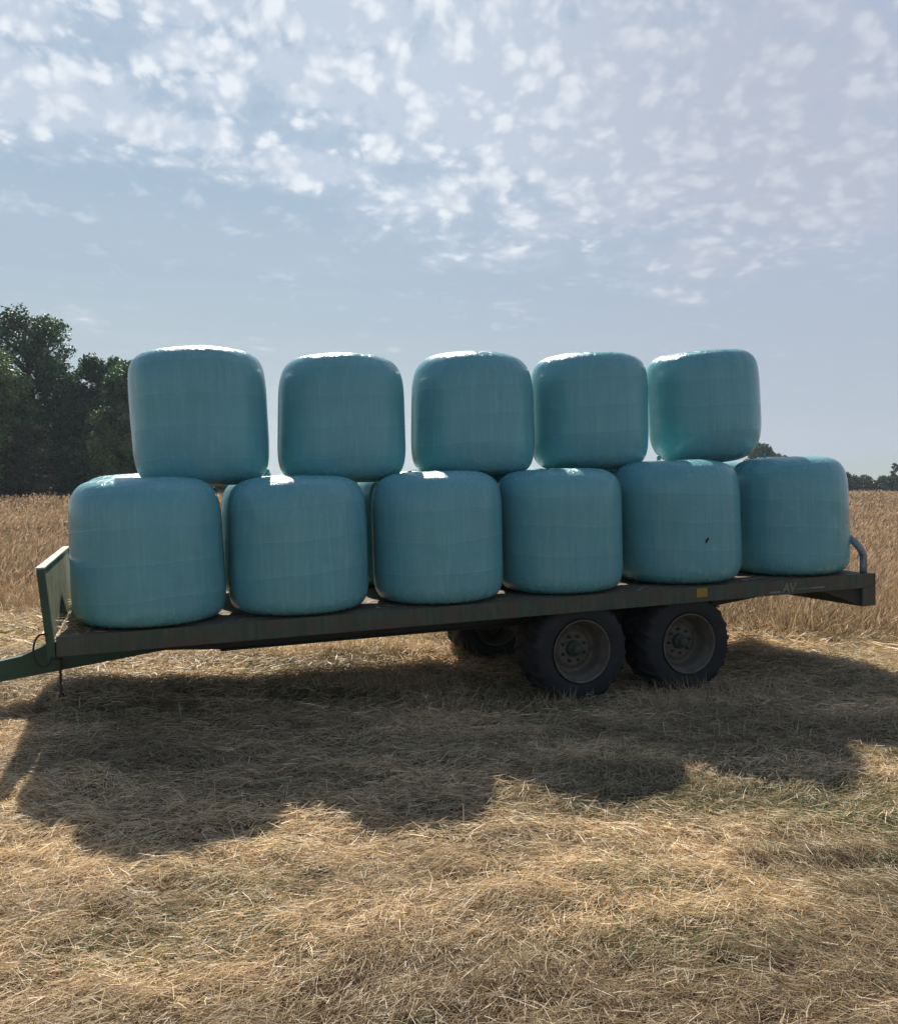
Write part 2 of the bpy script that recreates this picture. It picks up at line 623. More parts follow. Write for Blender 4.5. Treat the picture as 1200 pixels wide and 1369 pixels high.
gx = axis_pts(-900, -9, 10, 900, .09)
gy = axis_pts(-60, 1.2, 14, 1600, .07)
GX, GY = np.meshgrid(gx, gy)
GZ = terrain(GX, GY)
V = np.stack([GX.ravel(), GY.ravel(), GZ.ravel()], 1)
nx, ny = len(gx), len(gy)
idx = np.arange(nx * ny).reshape(ny, nx)
F = np.stack([idx[:-1, :-1].ravel(), idx[:-1, 1:].ravel(), idx[1:, 1:].ravel(), idx[1:, :-1].ravel()], 1)
g_o = link('ground', np_mesh('ground', V, F, True), M['ground'])
tag(g_o, kind='structure')


# ------------------------------------------------------------------ strands
def unit(v):
    return v / np.maximum(np.linalg.norm(v, axis=-1, keepdims=True), 1e-9)


def ribbons(P, D, L, W, bend, tint, taper=(1, .85, .25), flat=None):
    """ribbons of two quads; returns V, F, C"""
    N = len(P)
    D = unit(D)
    rv = rng.normal(size=(N, 3))
    if flat is not None:
        rv = rv * (1 - flat) + np.array([0, 0, 1.0]) * flat * 2
    S = unit(np.cross(D, rv))
    L = L[:, None]; W = W[:, None]
    pts = [P, P + D * L * .5 + bend * .35 * L, P + D * L + bend * L]
    V = np.empty((N, 6, 3))
    for k in range(3):
        V[:, 2 * k] = pts[k] - S * W * .5 * taper[k]
        V[:, 2 * k + 1] = pts[k] + S * W * .5 * taper[k]
    b = (np.arange(N) * 6)[:, None]
    F = np.concatenate([b + np.array([[0, 1, 3, 2]]), b + np.array([[2, 3, 5, 4]])], 0)
    C = np.repeat(tint, 6, axis=0)
    return V.reshape(-1, 3), F, C


def join_ribbons(parts):
    Vs, Fs, Cs = [], [], []
    off = 0
    for V, F, C in parts:
        Vs.append(V); Fs.append(F + off); Cs.append(C)
        off += len(V)
    return np.concatenate(Vs), np.concatenate(Fs), np.concatenate(Cs)


STRAW = np.array([[.85, .71, .48], [.73, .57, .35], [.58, .425, .24], [.38, .26, .14], [.20, .13, .068], [.62, .52, .37]])
GREEN = np.array([[.10, .14, .05], [.17, .20, .08], [.24, .25, .12]])


def pick(pal, p, n):
    i = rng.choice(len(pal), n, p=p)
    c = pal[i] * rng.uniform(.8, 1.18, (n, 1))
    return c * rng.uniform(.95, 1.05, (n, 3))


def green_amount(x, y):
    g = .9 * np.exp(-(((x - 2.6) / 1.1) ** 2 + ((y - 5.0) / .55) ** 2))
    g += .75 * np.exp(-(((x - 2.7) / .8) ** 2 + ((y - 3.9) / .35) ** 2))
    g += .55 * np.exp(-(((x - .9) / .45) ** 2 + ((y - 3.45) / .22) ** 2))
    g += .5 * np.exp(-(((x + .95) / .5) ** 2 + ((y - 3.9) / .25) ** 2))
    g += .45 * sstep(fbmn(x * 1.1 + 40, y * 2.0 + 7, 3), .56, .72)
    return np.clip(g, 0, 1)


def hay_zone(y0, y1, wisps, per, Lr, Wr, spread=.07, lift=.05, steep=.18, side=1.12):
    """matted mown hay: wisps of near-parallel strands"""
    u = rng.random(wisps)
    wy = np.sqrt(y0 ** 2 + u * (y1 ** 2 - y0 ** 2))
    wx = rng.uniform(-1, 1, wisps) * (.56 * wy * side + .5)
    ang = (fbmn(wx * .55 + 3, wy * .9, 3) - .5) * 3.4 + .15 + rng.normal(0, .62, wisps)
    tone = fbmn(wx * .9 + 31, wy * 2.1 + 5, 4)
    X = np.repeat(wx, per); Y = np.repeat(wy, per)
    A = np.repeat(ang, per) + rng.normal(0, .36, wisps * per)
    T = np.repeat(tone + rng.normal(0, .05, wisps), per)
    n = len(X)
    off = rng.normal(0, 1, (n, 2)) * spread
    X = X + off[:, 0] * np.cos(A) * 1.6 - off[:, 1] * np.sin(A)
    Y = Y + off[:, 0] * np.sin(A) * 1.6 + off[:, 1] * np.cos(A)
    flip = rng.random(n) < .5
    A = np.where(flip, A + math.pi, A)
    L = rng.uniform(*Lr, n); Wd = rng.uniform(*Wr, n)
    up = np.abs(rng.normal(0, steep, n)) * rng.choice([1, -.6], n)
    wild = rng.random(n) < .05
    up = np.where(wild, rng.uniform(.3, 1.4, n), up)
    D = np.stack([np.cos(A), np.sin(A), up], 1)
    Z = terrain(X, Y)
    Z2 = terrain(X + np.cos(A) * L * .7, Y + np.sin(A) * L * .7)
    D[:, 2] += (Z2 - Z) / (L * .7)
    Zl = np.repeat(rng.random(wisps) ** 1.5 * lift, per) + rng.uniform(-.01, .022, n)
    P = np.stack([X, Y, Z + Zl - np.where(wild, .02, 0)], 1)
    bend = np.stack([-np.sin(A), np.cos(A), rng.uniform(-1.2, .2, n)], 1) * rng.normal(0, .30, n)[:, None]
    bend[:, 2] = -np.abs(bend[:, 2]) * .6
    # tones: lighter strands on top, shade of the crevices put into the tint
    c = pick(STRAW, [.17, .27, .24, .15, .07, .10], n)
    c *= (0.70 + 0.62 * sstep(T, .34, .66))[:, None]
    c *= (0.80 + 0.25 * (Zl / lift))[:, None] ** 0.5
    ga = green_amount(X, Y)
    isg = rng.random(n) < ga * .5
    c = np.where(isg[:, None], pick(GREEN, [.35, .4, .25], n), c)
    return ribbons(P, D, L, Wd, bend, c, taper=(.8, 1, .35), flat=.35)


hz_parts = [
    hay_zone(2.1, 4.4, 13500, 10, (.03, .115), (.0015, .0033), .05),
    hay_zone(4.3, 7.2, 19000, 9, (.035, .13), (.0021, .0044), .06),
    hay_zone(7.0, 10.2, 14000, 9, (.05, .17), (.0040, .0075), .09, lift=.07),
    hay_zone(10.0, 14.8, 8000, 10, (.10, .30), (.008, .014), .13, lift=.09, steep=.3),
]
Vh, Fh, Ch = join_ribbons(hz_parts)
hay = link('mown_hay', np_mesh('mown_hay', Vh, Fh, False, Ch), M['hay'])
tag(hay, 'matted pale golden mown hay lying all over the field around the trailer', 'hay', kind='stuff')


# stubble and uncut tufts among the hay
def tufts(spots, n_each, Lr, Wr, spread, pal=STRAW, p=(.12, .25, .3, .2, .08, .05), lean=.35, greenp=.0):
    out = []
    for (tx, ty, rx, ry, k, sc) in spots:
        n = int(n_each * k)
        X = tx + rng.normal(0, rx, n); Y = ty + rng.normal(0, ry, n)
        D = np.stack([rng.normal(0, lean, n), rng.normal(0, lean, n), np.ones(n)], 1)
        L = rng.uniform(*Lr, n) * sc
        W_ = rng.uniform(*Wr, n)
        P = np.stack([X, Y, terrain(X, Y) - .01], 1)
        b = np.stack([rng.normal(0, .22, n), rng.normal(0, .22, n), -rng.uniform(0, .2, n)], 1)
        c = pick(pal, list(p), n) * .9
        isg = rng.random(n) < greenp
        c = np.where(isg[:, None], pick(GREEN, [.35, .4, .25], n), c)
        out.append(ribbons(P, D, L, W_, b, c, taper=(1, .8, .15)))
    return out


tp = []
spots = [(-.55, 7.9, .35, .12, 1, 1), (-.2, 8.0, .3, .15, .8, .9), (.1, 7.3, .3, .2, .8, .9), (1.9, 7.35, .25, .12, 1, 1), (2.7, 7.6, .3, .15, 1, .9),
         (2.3, 7.9, .2, .1, .6, .8), (.9, 7.4, .15, .08, .6, .8), (3.4, 8.0, .4, .2, .6, .7), (-1.6, 9.4, .5, .15, 1.4, .85),
         (-.8, 9.3, .5, .15, 1.6, .95), (-.7, 9.5, .5, .15, 1.2, .8), (-2.7, 9.4, .5, .2, 1, .8), (-3.9, 8.6, .4, .3, 1, .7),
         (-.3, 6.9, .6, .3, .5, .7), (2.4, 6.6, .6, .3, .6, .6), (3.6, 6.9, .5, .4, .8, .7), (4.0, 8.9, .5, .3, .9, .7),
         (-4.2, 7.4, .4, .3, .8, .6)]
tp += tufts(spots, 330, (.12, .34), (.0035, .007), .1)
tp += tufts([(-.28, 6.35, .25, .12, .5, .6), (.86, 6.38, .13, .06, 1.3, .45), (2.7, 5.0, .4, .25, 1.2, .35), (3.0, 6.5, .35, .2, 1, .5), (2.6, 3.9, .4, .15, .8, .3),
             (-1.05, 4.0, .06, .05, .15, .5), (.95, 3.5, .1, .06, .3, .4)], 170, (.10, .26), (.004, .008), .1, greenp=.75)
# scattered stubble
n = 5200
yy = np.sqrt(rng.uniform(2.1 ** 2, 12 ** 2, n)); xx = rng.uniform(-1, 1, n) * (.6 * yy + .5)
P = np.stack([xx, yy, terrain(xx, yy)], 1)
D = np.stack([rng.normal(0, .4, n), rng.normal(0, .4, n), np.ones(n)], 1)
tp.append(ribbons(P, D, rng.uniform(.05, .13, n), rng.uniform(.002, .004, n) * (1 + yy * .1), rng.normal(0, .15, (n, 3)), pick(STRAW, [.4, .25, .15, .1, .05, .05], n), taper=(1, .9, .6)))
Vh, Fh, Ch = join_ribbons(tp)
stub = link('stubble_tufts', np_mesh('stubble_tufts', Vh, Fh, False, Ch), M['hay'])
tag(stub, 'short upright stubble and uncut tufts poking out of the mown hay', 'grass', kind='stuff')

# standing dry grass behind
STAND = np.array([[.52, .375, .225], [.40, .28, .16], [.28, .19, .11], [.60, .46, .295], [.17, .112, .062], [.36, .28, .165]])
HEADS = np.array([[.45, .31, .20], [.34, .22, .135], [.56, .42, .275]])


def standing(y0, y1, n, Hr, Wr, sx=.60, head=True, x_off=1.5):
    y = np.sqrt(rng.uniform(y0 ** 2, y1 ** 2, n)) if y1 / y0 > 1.2 else rng.uniform(y0, y1, n)
    x = rng.uniform(-1, 1, n) * (sx * y + x_off)
    clump = fbmn(x * .8 + 11, y * .8, 3)
    keep = (y > standing_edge(x) + rng.exponential(.15, n)) & (rng.random(n) < sstep(clump, .22, .55) * .75 + .35)
    x, y, clump = x[keep], y[keep], clump[keep]
    n = len(x)
    big = fbmn(x * .12 + 50, y * .12, 3)
    L = rng.uniform(*Hr, n) * (.48 + .95 * clump) * (.85 + .3 * big)
    edge_d = y - standing_edge(x)
    L *= .62 + .38 * sstep(edge_d, 0, 2.2)
    W_ = rng.uniform(*Wr, n)
    lean = np.stack([.12 + rng.normal(0, .22, n), rng.normal(0, .22, n), np.ones(n)], 1)
    lean[:, 1] -= .5 * (1 - sstep(edge_d, 0, .8)) * rng.random(n)
    P = np.stack([x, y, terrain(x, y) - .02], 1)
    b = np.stack([rng.normal(.10, .18, n), rng.normal(0, .15, n), -rng.uniform(0, .15, n)], 1)
    c = pick(STAND, [.24, .24, .16, .14, .08, .14], n)
    c *= (.50 + .85 * sstep(fbmn(x * .45 + 3, y * .25 + 9, 4), .32, .68))[:, None] * (.82 + .18 * sstep(x, -6, 2))[:, None]
    out = [ribbons(P, lean, L, W_, b, c, taper=(1.1, .9, .35))]
    if head:
        D = unit(lean)
        tip = P + D * L[:, None] + b * L[:, None]
        sel = rng.random(n) < .62
        hd = tip[sel]
        hD = unit(D[sel] + b[sel] * 2)
        hL = rng.uniform(.07, .17, sel.sum())
        out.append(ribbons(hd - hD * hL[:, None] * .5, hD, hL, W_[sel] * rng.uniform(1.6, 2.8, sel.sum()), b[sel] * .3,
                           pick(HEADS, [.4, .3, .3], sel.sum()), taper=(.5, 1, .3)))
    return out


sp_ = []
sp_ += standing(10, 15, 26000, (.42, .80), (.004, .009))
sp_ += tufts([(3.2, 11.3, .5, .25, 1.2, 1), (4.4, 11.0, .35, .2, 1, 1.1), (5.2, 11.4, .5, .3, 1.2, 1), (2.0, 11.4, .5, .2, 1, .9), (6.3, 11.5, .6, .3, 1, 1.1), (-6.5, 12.6, .8, .5, 1.6, .9), (-7.8, 12.2, .5, .3, 1, .8)], 300, (.25, .75), (.005, .010), .1, pal=STAND, lean=.3)
sp_ += standing(15, 24, 42000, (.45, .80), (.006, .012))
sp_ += standing(24, 45, 52000, (.45, .80), (.012, .024))
sp_ += standing(45, 105, 52000, (.45, .82), (.03, .06))
sp_ += standing(105, 240, 26000, (.5, .85), (.10, .20), head=False)
Vh, Fh, Ch = join_ribbons(sp_)
stand = link('standing_grass', np_mesh('standing_grass', Vh, Fh, False, Ch), M['stalk'])
tag(stand, 'tall uncut dry reddish brown grass standing across the field behind the trailer', 'grass', kind='stuff')

# ------------------------------------------------------------------ trailer
YAW, TILT = 20.0, -1.59
T = empty('bale_trailer', (-2.82, 6.20, 0), (0, R_(TILT), R_(YAW)))
tag(T, 'long green flatbed farm trailer on four wheels carrying wrapped bales in the hay field', 'trailer')
TM = Matrix.Translation(T.location) @ Euler(T.rotation_euler).to_matrix().to_4x4()
LEN, WID, DZ = 7.68, 2.50, 0.80


def tpart(name, bm, mat, smooth=False, parent=T):
    return link(name, bm_mesh(name, bm, smooth), mat, parent)


bm = bmesh.new()
for k in range(16):
    y0 = .035 + k * .152
    add_box(bm, .012, LEN - .012, y0, y0 + .147, DZ - .03 + (k % 3) * .0012, DZ + (k * 7 % 5) * .0008, .003)
tpart('deck', bm, M['deck'])
for nm, y0, y1 in (('side_rail', 0.0, .033), ('side_rail', WID - .033, WID)):
    bm = bmesh.new()
    s_ = -1 if y0 == 0 else 1
    add_box(bm, 0, LEN, y0, y1, DZ - .14, DZ + .004, .003)
    ya, yb = (y1, y1 + .045) if s_ < 0 else (y0 - .045, y0)
    add_box(bm, 0.01, LEN - .01, ya, yb, DZ - .14, DZ - .132, .001)
    tpart(nm, bm, M['rail'])
# front beam
bm = bmesh.new()
add_box(bm, -.012, .03, .035, WID - .035, DZ - .15, DZ - .032, .003)
tpart('front_beam', bm, M['rail'])
# rear beam with cheek plates and gussets
bm = bmesh.new()
add_box(bm, LEN - .17, LEN + .004, -.004, WID + .004, DZ - .33, DZ - .142, .004)
add_box(bm, LEN - .006, LEN + .006, -.003, WID + .003, DZ - .1405, DZ + .002, .001)
tpart('rear_beam', bm, M['rail'])
for y0, y1 in ((.03, .05), (WID - .05, WID - .03)):
    bm = bmesh.new()
    add_prism(bm, [(LEN - .172, DZ - .143), (LEN - .172, DZ - .318), (LEN - .66, DZ - .143)], y0, y1, .002)
    tpart('gusset', bm, M['steel_dark'])
# chassis
for y0 in (.62, 1.76):
    bm = bmesh.new()
    add_prism(bm, [(.10, DZ - .145), (.10, DZ - .22), (1.2, DZ - .30), (6.2, DZ - .30), (7.35, DZ - .19), (7.35, DZ - .145)], y0, y0 + .012)
    add_prism(bm, [(1.2, DZ - .30), (1.2, DZ - .312), (6.2, DZ - .312), (6.2, DZ - .30)], y0 - .04, y0 + .05)
    tpart('chassis_beam', bm, M['steel_dark'])
for k in range(11):
    bm = bmesh.new()
    x = .55 + k * .66
    add_box(bm, x, x + .05, .08, WID - .08, DZ - .125, DZ - .034, .002)
    tpart('cross_member', bm, M['steel_dark'])

# drawbar (tapered box section) with coupling eye
bm = bmesh.new()
cy = WID / 2
add_prism(bm, [(-1.62, .405), (-.56, .452), (-.37, .480), (-.08, .605), (.55, .66), (1.9, .655), (1.9, .56), (.55, .405), (-.54, .283), (-1.62, .245)], cy - .06, cy + .06, .004)
db = tpart('drawbar', bm, M['green'])
bm = bmesh.new()
pts = [(-1.76 + .075 * math.cos(a), cy, .325 + .075 * math.sin(a)) for a in np.linspace(0, 2 * math.pi, 24, endpoint=False)]
add_tube(bm, pts, .024, 10, closed=True)
add_box(bm, -1.70, -1.60, cy - .03, cy + .03, .29, .36, .006)
link('coupling_eye', bm_mesh('coupling_eye', bm, True), M['iron'], db)
# raked drawbar brace between the front beam and the drawbar
bm = bmesh.new()
add_prism(bm, [(.02, DZ - .152), (.02, .60), (.5, .655), (.5, DZ - .152)], cy - .05, cy + .05, .002)
tpart('drawbar_bracket', bm, M['green'])

# prop stand
bm = bmesh.new()
xs = -.075
add_tube(bm, [(xs, cy - .09, .58), (xs, cy - .09, .42), (xs, cy - .09, .20)], [.016, .012, .010], 10)
add_tube(bm, [(xs, cy - .09, .215), (xs, cy - .09, .15), (xs, cy - .09, .055), (xs, cy - .09, .045)], [.012, .02, .036, .055], 12)
tpart('prop_stand', bm, M['iron'])

# headboard, leaning outwards
hb = empty('headboard', (0, 0, 0), parent=T)


def lean_(v):
    return Vector((v.x - max(0, v.z - DZ + .12) * .085, v.y, v.z))


for y0 in (.0, WID - .07):
    bm = bmesh.new()
    add_box(bm, -.058, -.004, y0, y0 + .07, DZ - .16, DZ + .50, .004, lean_)
    link('post', bm_mesh('post', bm), M['green'], hb)
bm = bmesh.new()
add_box(bm, -.040, -.012, .072, WID - .072, DZ - .02, DZ + .498, .002, lean_)
link('panel', bm_mesh('panel', bm), M['green_light'], hb)
bm = bmesh.new()
add_box(bm, -.061, -.001, -.003, WID + .003, DZ + .502, DZ + .516, .003, lean_)
link('top_rail', bm_mesh('top_rail', bm), M['sunlit_edge'], hb)

# hose looped by the near post
bm = bmesh.new()
pts = []
for a in np.linspace(R_(60), R_(330), 26):
    pts.append((-.085 + .062 * math.cos(a), -.02 - .012 * math.sin(a * .5), .72 + .118 * math.sin(a)))
pts.append((.03, -.005, .645))
add_tube(bm, pts, .007, 8)
tpart('hose_loop', bm, M['hose'], True)

# rear hoop of bent tube
bm = bmesh.new()
hp = []
xh = LEN - .06
ya_, yb_, rr, hh = .09, WID - .09, .20, .39
hp.append((xh, ya_, DZ - .02)); hp.append((xh, ya_, DZ + hh - rr))
for a in np.linspace(0, math.pi / 2, 8):
    hp.append((xh - .10 * (math.sin(a)), ya_ + rr * (1 - math.cos(a)), DZ + hh - rr + rr * math.sin(a)))
for a in np.linspace(math.pi / 2, 0, 8):
    hp.append((xh - .10 * (math.sin(a)), yb_ - rr * (1 - math.cos(a)), DZ + hh - rr + rr * math.sin(a)))
hp.append((xh, yb_, DZ + hh - rr)); hp.append((xh, yb_, DZ - .02))
add_tube(bm, hp, .036, 16)
tpart('rear_hoop', bm, M['galv'], True)

# amber reflector and lettering on the near rail
bm = bmesh.new()
add_box(bm, 5.50, 5.62, -.006, -.0005, DZ - .095, DZ - .012, .002)
rf = tpart('reflector_plate', bm, M['yellow'])
fc = bpy.data.curves.new('lettering', 'FONT')
fc.body = 'AV'
fc.size = .125
fc.extrude = .0015
fc.shear = .15
fc.offset = .003
ft = bpy.data.objects.new('lettering_curve', fc)
fo = link('lettering', bpy.data.meshes.new_from_object(ft), M['letter'], T)
bpy.data.objects.remove(ft)
fo.location = (6.50, -.0025, DZ - .118)
fo.rotation_euler = (R_(90), 0, 0)
for x0, x1, z0, z1 in ((6.35, 6.48, .118, .100), (6.68, 6.852, .098, .092), (6.856, 7.02, .104, .088)):
    bm = bmesh.new()
    add_box(bm, x0, x1, -.003, -.0005, DZ - z0, DZ - z1)
    tpart('lettering_dash', bm, M['letter'])

# running gear
RT = .470


def lug(bm, a0, side):
    """one chevron tread block, side -1 near / +1 far"""
    sec = []
    for t in np.linspace(0, 1, 5):
        y = side * (.012 + t * .185)
        a = a0 + t * .16
        r0 = RT - .028 - (.0 if t < .75 else .045 * (t - .75) / .25)
        r1 = RT - (.0 if t < .6 else .034 * ((t - .6) / .4) ** 1.5)
        wv = .050 / RT
        sec.append([(y, a - wv / 2, r0), (y, a - wv / 2 * .8, r1), (y, a + wv / 2 * .8, r1), (y, a + wv / 2, r0)])
    vs = [[bm.verts.new((r * math.cos(a), y, r * math.sin(a))) for y, a, r in s] for s in sec]
    for i in range(4):
        for k in range(3):
            bm.faces.new((vs[i][k], vs[i][k + 1], vs[i + 1][k + 1], vs[i + 1][k]))
    bm.faces.new(vs[0]); bm.faces.new(vs[-1][::-1])


def make_wheel():
    wh = empty('wheel', parent=T)
    bm = bmesh.new()
    half = [(-.165, .262), (-.185, .268), (-.196, .285), (-.199, .287), (-.2, .292), (-.204, .315), (-.207, .345), (-.2035, .352), (-.2035, .358), (-.203, .368), (-.193, .385), (-.172, .398), (-.15, .403)]
    half = [(y, r if r < .29 else .29 + (r - .29) * 1.40) for y, r in half]
    prof = half + [(-.07, .452), (.07, .452)] + [(-y, r) for y, r in half[::-1]]
    add_lathe_y(bm, prof, 72)
    for k in range(22):
        lug(bm, 2 * math.pi * k / 22, -1)
        lug(bm, 2 * math.pi * (k + .5) / 22, 1)
    link('tyre', bm_mesh('tyre', bm, False), M['rubber'], wh)
    wh.children[0].data.polygons.foreach_set('use_smooth', [p.area < 2 for p in wh.children[0].data.polygons])
    bm = bmesh.new()
    prof = [(-.170, .262), (-.196, .272), (-.205, .275), (-.208, .270), (-.205, .262), (-.188, .256), (-.165, .252), (-.150, .236), (-.10, .226), (-.055, .222),
            (-.03, .214), (-.022, .20), (-.030, .175), (-.048, .16), (-.055, .14), (-.055, .085), (-.055, .0701)]
    add_lathe_y(bm, prof, 64)
    prof = [(.175, .262), (.2, .272), (.2, .262), (.16, .25), (.03, .223), (0.0, .2141)]
    add_lathe_y(bm, prof, 48)
    link('rim', bm_mesh('rim', bm, True), M['rim'], wh)
    bm = bmesh.new()
    prof = [(-.01, .105), (-.0555, .0705), (-.062, .070), (-.088, .066), (-.092, .060), (-.094, .046), (-.135, .042), (-.142, .036), (-.144, .0)]
    add_lathe_y(bm, prof[:-1] + [(-.144, .002)], 32)
    link('hub', bm_mesh('hub', bm, True), M['hub'], wh)
    for k in range(8):
        bm = bmesh.new()
        a = 2 * math.pi * (k + .3) / 8
        cx_, cz_ = .112 * math.cos(a), .112 * math.sin(a)
        add_lathe_y(bm, [(-.05, .014), (-.072, .014), (-.074, .010), (-.074, .007), (-.086, .0065), (-.086, .001)], 6, c=(cx_, 0, cz_))
        link('wheel_nut', bm_mesh('wheel_nut', bm), M['iron'], wh)
    return wh


wheel0 = make_wheel()


def ground_local(x):      # local z that puts a wheel on the ground there
    return .432 * 1.045 - .035 - x * math.sin(R_(-TILT))


first = True
for x in (4.30, 5.44):
    for side in (-1, 1):
        y = .275 if side < 0 else WID - .275
        wv = None
        zc = ground_local(x)
        if first:
            wv = wheel0
            first = False
        else:
            wv = wheel0.copy()
            COL.objects.link(wv)
            for ch in wheel0.children:
                c_ = ch.copy()
                COL.objects.link(c_)
                c_.parent = wv
        wv.parent = T
        wv.scale = (1.045, 1.18, 1.045)
        wv.location = (x, y, zc)
        wv.rotation_euler = (0, R_(23 * x * side), R_(180) if side > 0 else 0)
    bm = bmesh.new()
    add_box(bm, x - .035, x + .035, .36, WID - .36, zc - .035, zc + .035, .006)
    tpart('axle', bm, M['steel_dark'])
for y0 in (.60, 1.80):
    bm = bmesh.new()
    add_prism(bm, [(4.22, ground_local(4.3) + .04), (4.80, DZ - .40), (4.94, DZ - .40), (5.52, ground_local(5.44) + .04), (5.52, ground_local(5.44) - .03),
                   (4.87, DZ - .52), (4.22, ground_local(4.3) - .03)], y0, y0 + .1, .004)
    add_prism(bm, [(4.45, DZ - .313), (5.30, DZ - .313), (5.22, DZ - .62), (4.52, DZ - .62)], y0 - .015, y0 + .115, .002)  # added dark plate standing in for deep shade between the wheels
    tpart('bogie_beam_shade_plate', bm, M['steel_dark'])

# loose straw lying on the deck and against the headboard
n = 1500
lx = np.concatenate([np.abs(rng.normal(0, .10, 500)) + .01, rng.uniform(.0, LEN - .1, n - 500)])
ly = np.concatenate([rng.uniform(.25, 2.2, 500), rng.uniform(.05, 2.45, n - 500)])
lz = DZ + .006 + np.concatenate([rng.uniform(0, .09, 500) * np.exp(-lx[:500] / .1), np.zeros(n - 500)])
A = rng.uniform(0, 6.28, n)
P = np.stack([lx, ly, lz], 1)
D = np.stack([np.cos(A), np.sin(A), rng.normal(.03, .12, n)], 1)
D[:, 2] = np.abs(D[:, 2])
Vs_, Fs_, Cs_ = ribbons(P, D, rng.uniform(.04, .13, n), rng.uniform(.003, .006, n), rng.normal(0, .06, (n, 3)) * [1, 1, .2], pick(STRAW, [.2, .3, .25, .15, .05, .05], n), flat=.5)
Pw = (np.array(TM)[:3, :3] @ Vs_.T).T + np.array(TM)[:3, 3]
ds = link('loose_straw', np_mesh('loose_straw', Pw, Fs_, False, Cs_), M['hay'])
tag(ds, 'loose chaff and straw scattered on the trailer deck and against its headboard', 'straw', kind='stuff')


# ------------------------------------------------------------------ wrapped bales
def bale_mesh(Rb, Hb, seed, n_top=4.0, n_bot=8.0, dome=.02, taper=.02, seg=144):
    r_ = np.random.default_rng(seed)
    ph = np.concatenate([np.linspace(-math.pi / 2, -math.pi / 4, 20), np.linspace(-math.pi / 4, math.pi / 4, 34)[1:], np.linspace(math.pi / 4, math.pi / 2, 24)[1:]])
    c, s = np.abs(np.cos(ph)), np.sin(ph)
    n_ = np.where(s > 0, n_top, n_bot)
    rad = (1 / (c ** n_ + np.abs(s) ** n_)) ** (1 / n_)
    r = rad * c; z = rad * s
    r = r * (1 - taper * z)
    ring_r = r * Rb
    ring_z = z * Hb / 2 + np.where(z > 0, dome * (1 - np.clip(r, 0, 1) ** 2) * sstep(z, .5, 1), 0)
    th = np.linspace(0, 2 * math.pi, seg, endpoint=False)
    amp = r_.normal(0, 1, (6, 2))
    RR, TH = np.meshgrid(ring_r, th, indexing='ij')
    ZZ = np.repeat(ring_z[:, None], seg, 1)
    zn = ZZ / (Hb / 2)
    lump = np.zeros_like(RR)
    for k in range(2, 8):
        lump += (amp[k - 2, 0] * np.cos(k * TH + zn * r_.normal(0, .7)) + amp[k - 2, 1] * np.sin(k * TH + zn * r_.normal(0, .7))) * .0045 / (k ** .6)
    # soft facets from the net wrap and gathered folds near the shoulders
    ox, oy = r_.uniform(0, 90, 2)
    nn = fbmn(TH / (2 * math.pi) * 12 + ox, zn * 1.6 + oy, 3) - .5
    w_ = 1 - np.abs(np.linspace(-1, 1, seg))[None, :] ** 8 * 0
    seam = .5 - .5 * np.cos(TH)                      # hide the wrap-round seam of the noise at TH = 0
    lump += nn * .034 * seam
    fold = (fbmn(TH / (2 * math.pi) * 46 + oy, zn * 1.1 + ox, 2) - .5) * seam
    lump += fold * .026 * sstep(zn, .58, .92) + fold * .006 * sstep(-zn, .7, .95)
    RR = RR * (1 + lump)
    topn = (fbmn(RR * np.cos(TH) * 4.4 + ox + 20, RR * np.sin(TH) * 4.4 + oy + 20, 4) - .5) * .022 * sstep(zn, .8, .97)
    ZZ = ZZ + topn
    lean = r_.normal(0, .012, 2)
    X = RR * np.cos(TH) + lean[0] * ZZ
    Y = RR * np.sin(TH) + lean[1] * ZZ
    V = np.stack([X.ravel(), Y.ravel(), ZZ.ravel()], 1)
    nr = len(ph)
    i = np.arange(nr * seg).reshape(nr, seg)
    j = np.roll(i, -1, 1)
    F = np.stack([i[:-1].ravel(), j[:-1].ravel(), j[1:].ravel(), i[1:].ravel()], 1)
    return np_mesh('wrapped_bale', V, F, True)


def film_tail(name, parent, loc, size, seed, spin=0.0):
    """crumpled loose end of film"""
    r_ = np.random.default_rng(seed)
    bm = bmesh.new()
    nu, nv = 10, 7
    g = []
    for a in range(nu):
        row = []
        for b in range(nv):
            u_, v_ = a / (nu - 1), b / (nv - 1) - .5
            x = v_ * (1.0 - .75 * u_) + r_.normal(0, .05)
            z = u_ * (1 - .25 * abs(v_)) + r_.normal(0, .035)
            y = .22 * math.sin(v_ * 11 + u_ * 3) * (1 - .3 * u_) + r_.normal(0, .05)
            row.append(bm.verts.new((x * size[0], y * size[1], z * size[2])))
        g.append(row)
    for a in range(nu - 1):
        for b in range(nv - 1):
            bm.faces.new((g[a][b], g[a + 1][b], g[a + 1][b + 1], g[a][b + 1]))
    o = link(name, bm_mesh(name, bm, True), M['film'], parent)
    o.location = loc
    o.rotation_euler = (0, 0, spin)
    md = o.modifiers.new('solid', 'SOLIDIFY')
    md.thickness = .004
    return o


def place_bale(s, yl, Rb, Hb, zb, label, group, seed, first=None, lean=(0, 0), **kw):
    me = bale_mesh(Rb, Hb, seed, **kw)
    o = link('wrapped_bale', me, M['film'])
    Pw = TM @ Vector((s, yl, zb + Hb / 2))
    o.location = Pw
    o.rotation_euler = (R_(lean[0]), R_(TILT + lean[1]), R_(seed * 47 % 360))
    # apply the tilt in world frame, spin about the bale's own axis
    o.rotation_euler = (Matrix.Rotation(R_(YAW), 3, 'Z') @ Matrix.Rotation(R_(TILT + lean[1]), 3, 'Y') @ Matrix.Rotation(R_(lean[0]), 3, 'X') @ Matrix.Rotation(R_(seed * 47 % 360), 3, 'Z')).to_euler()
    tag(o, label, 'bale', group)
    return o


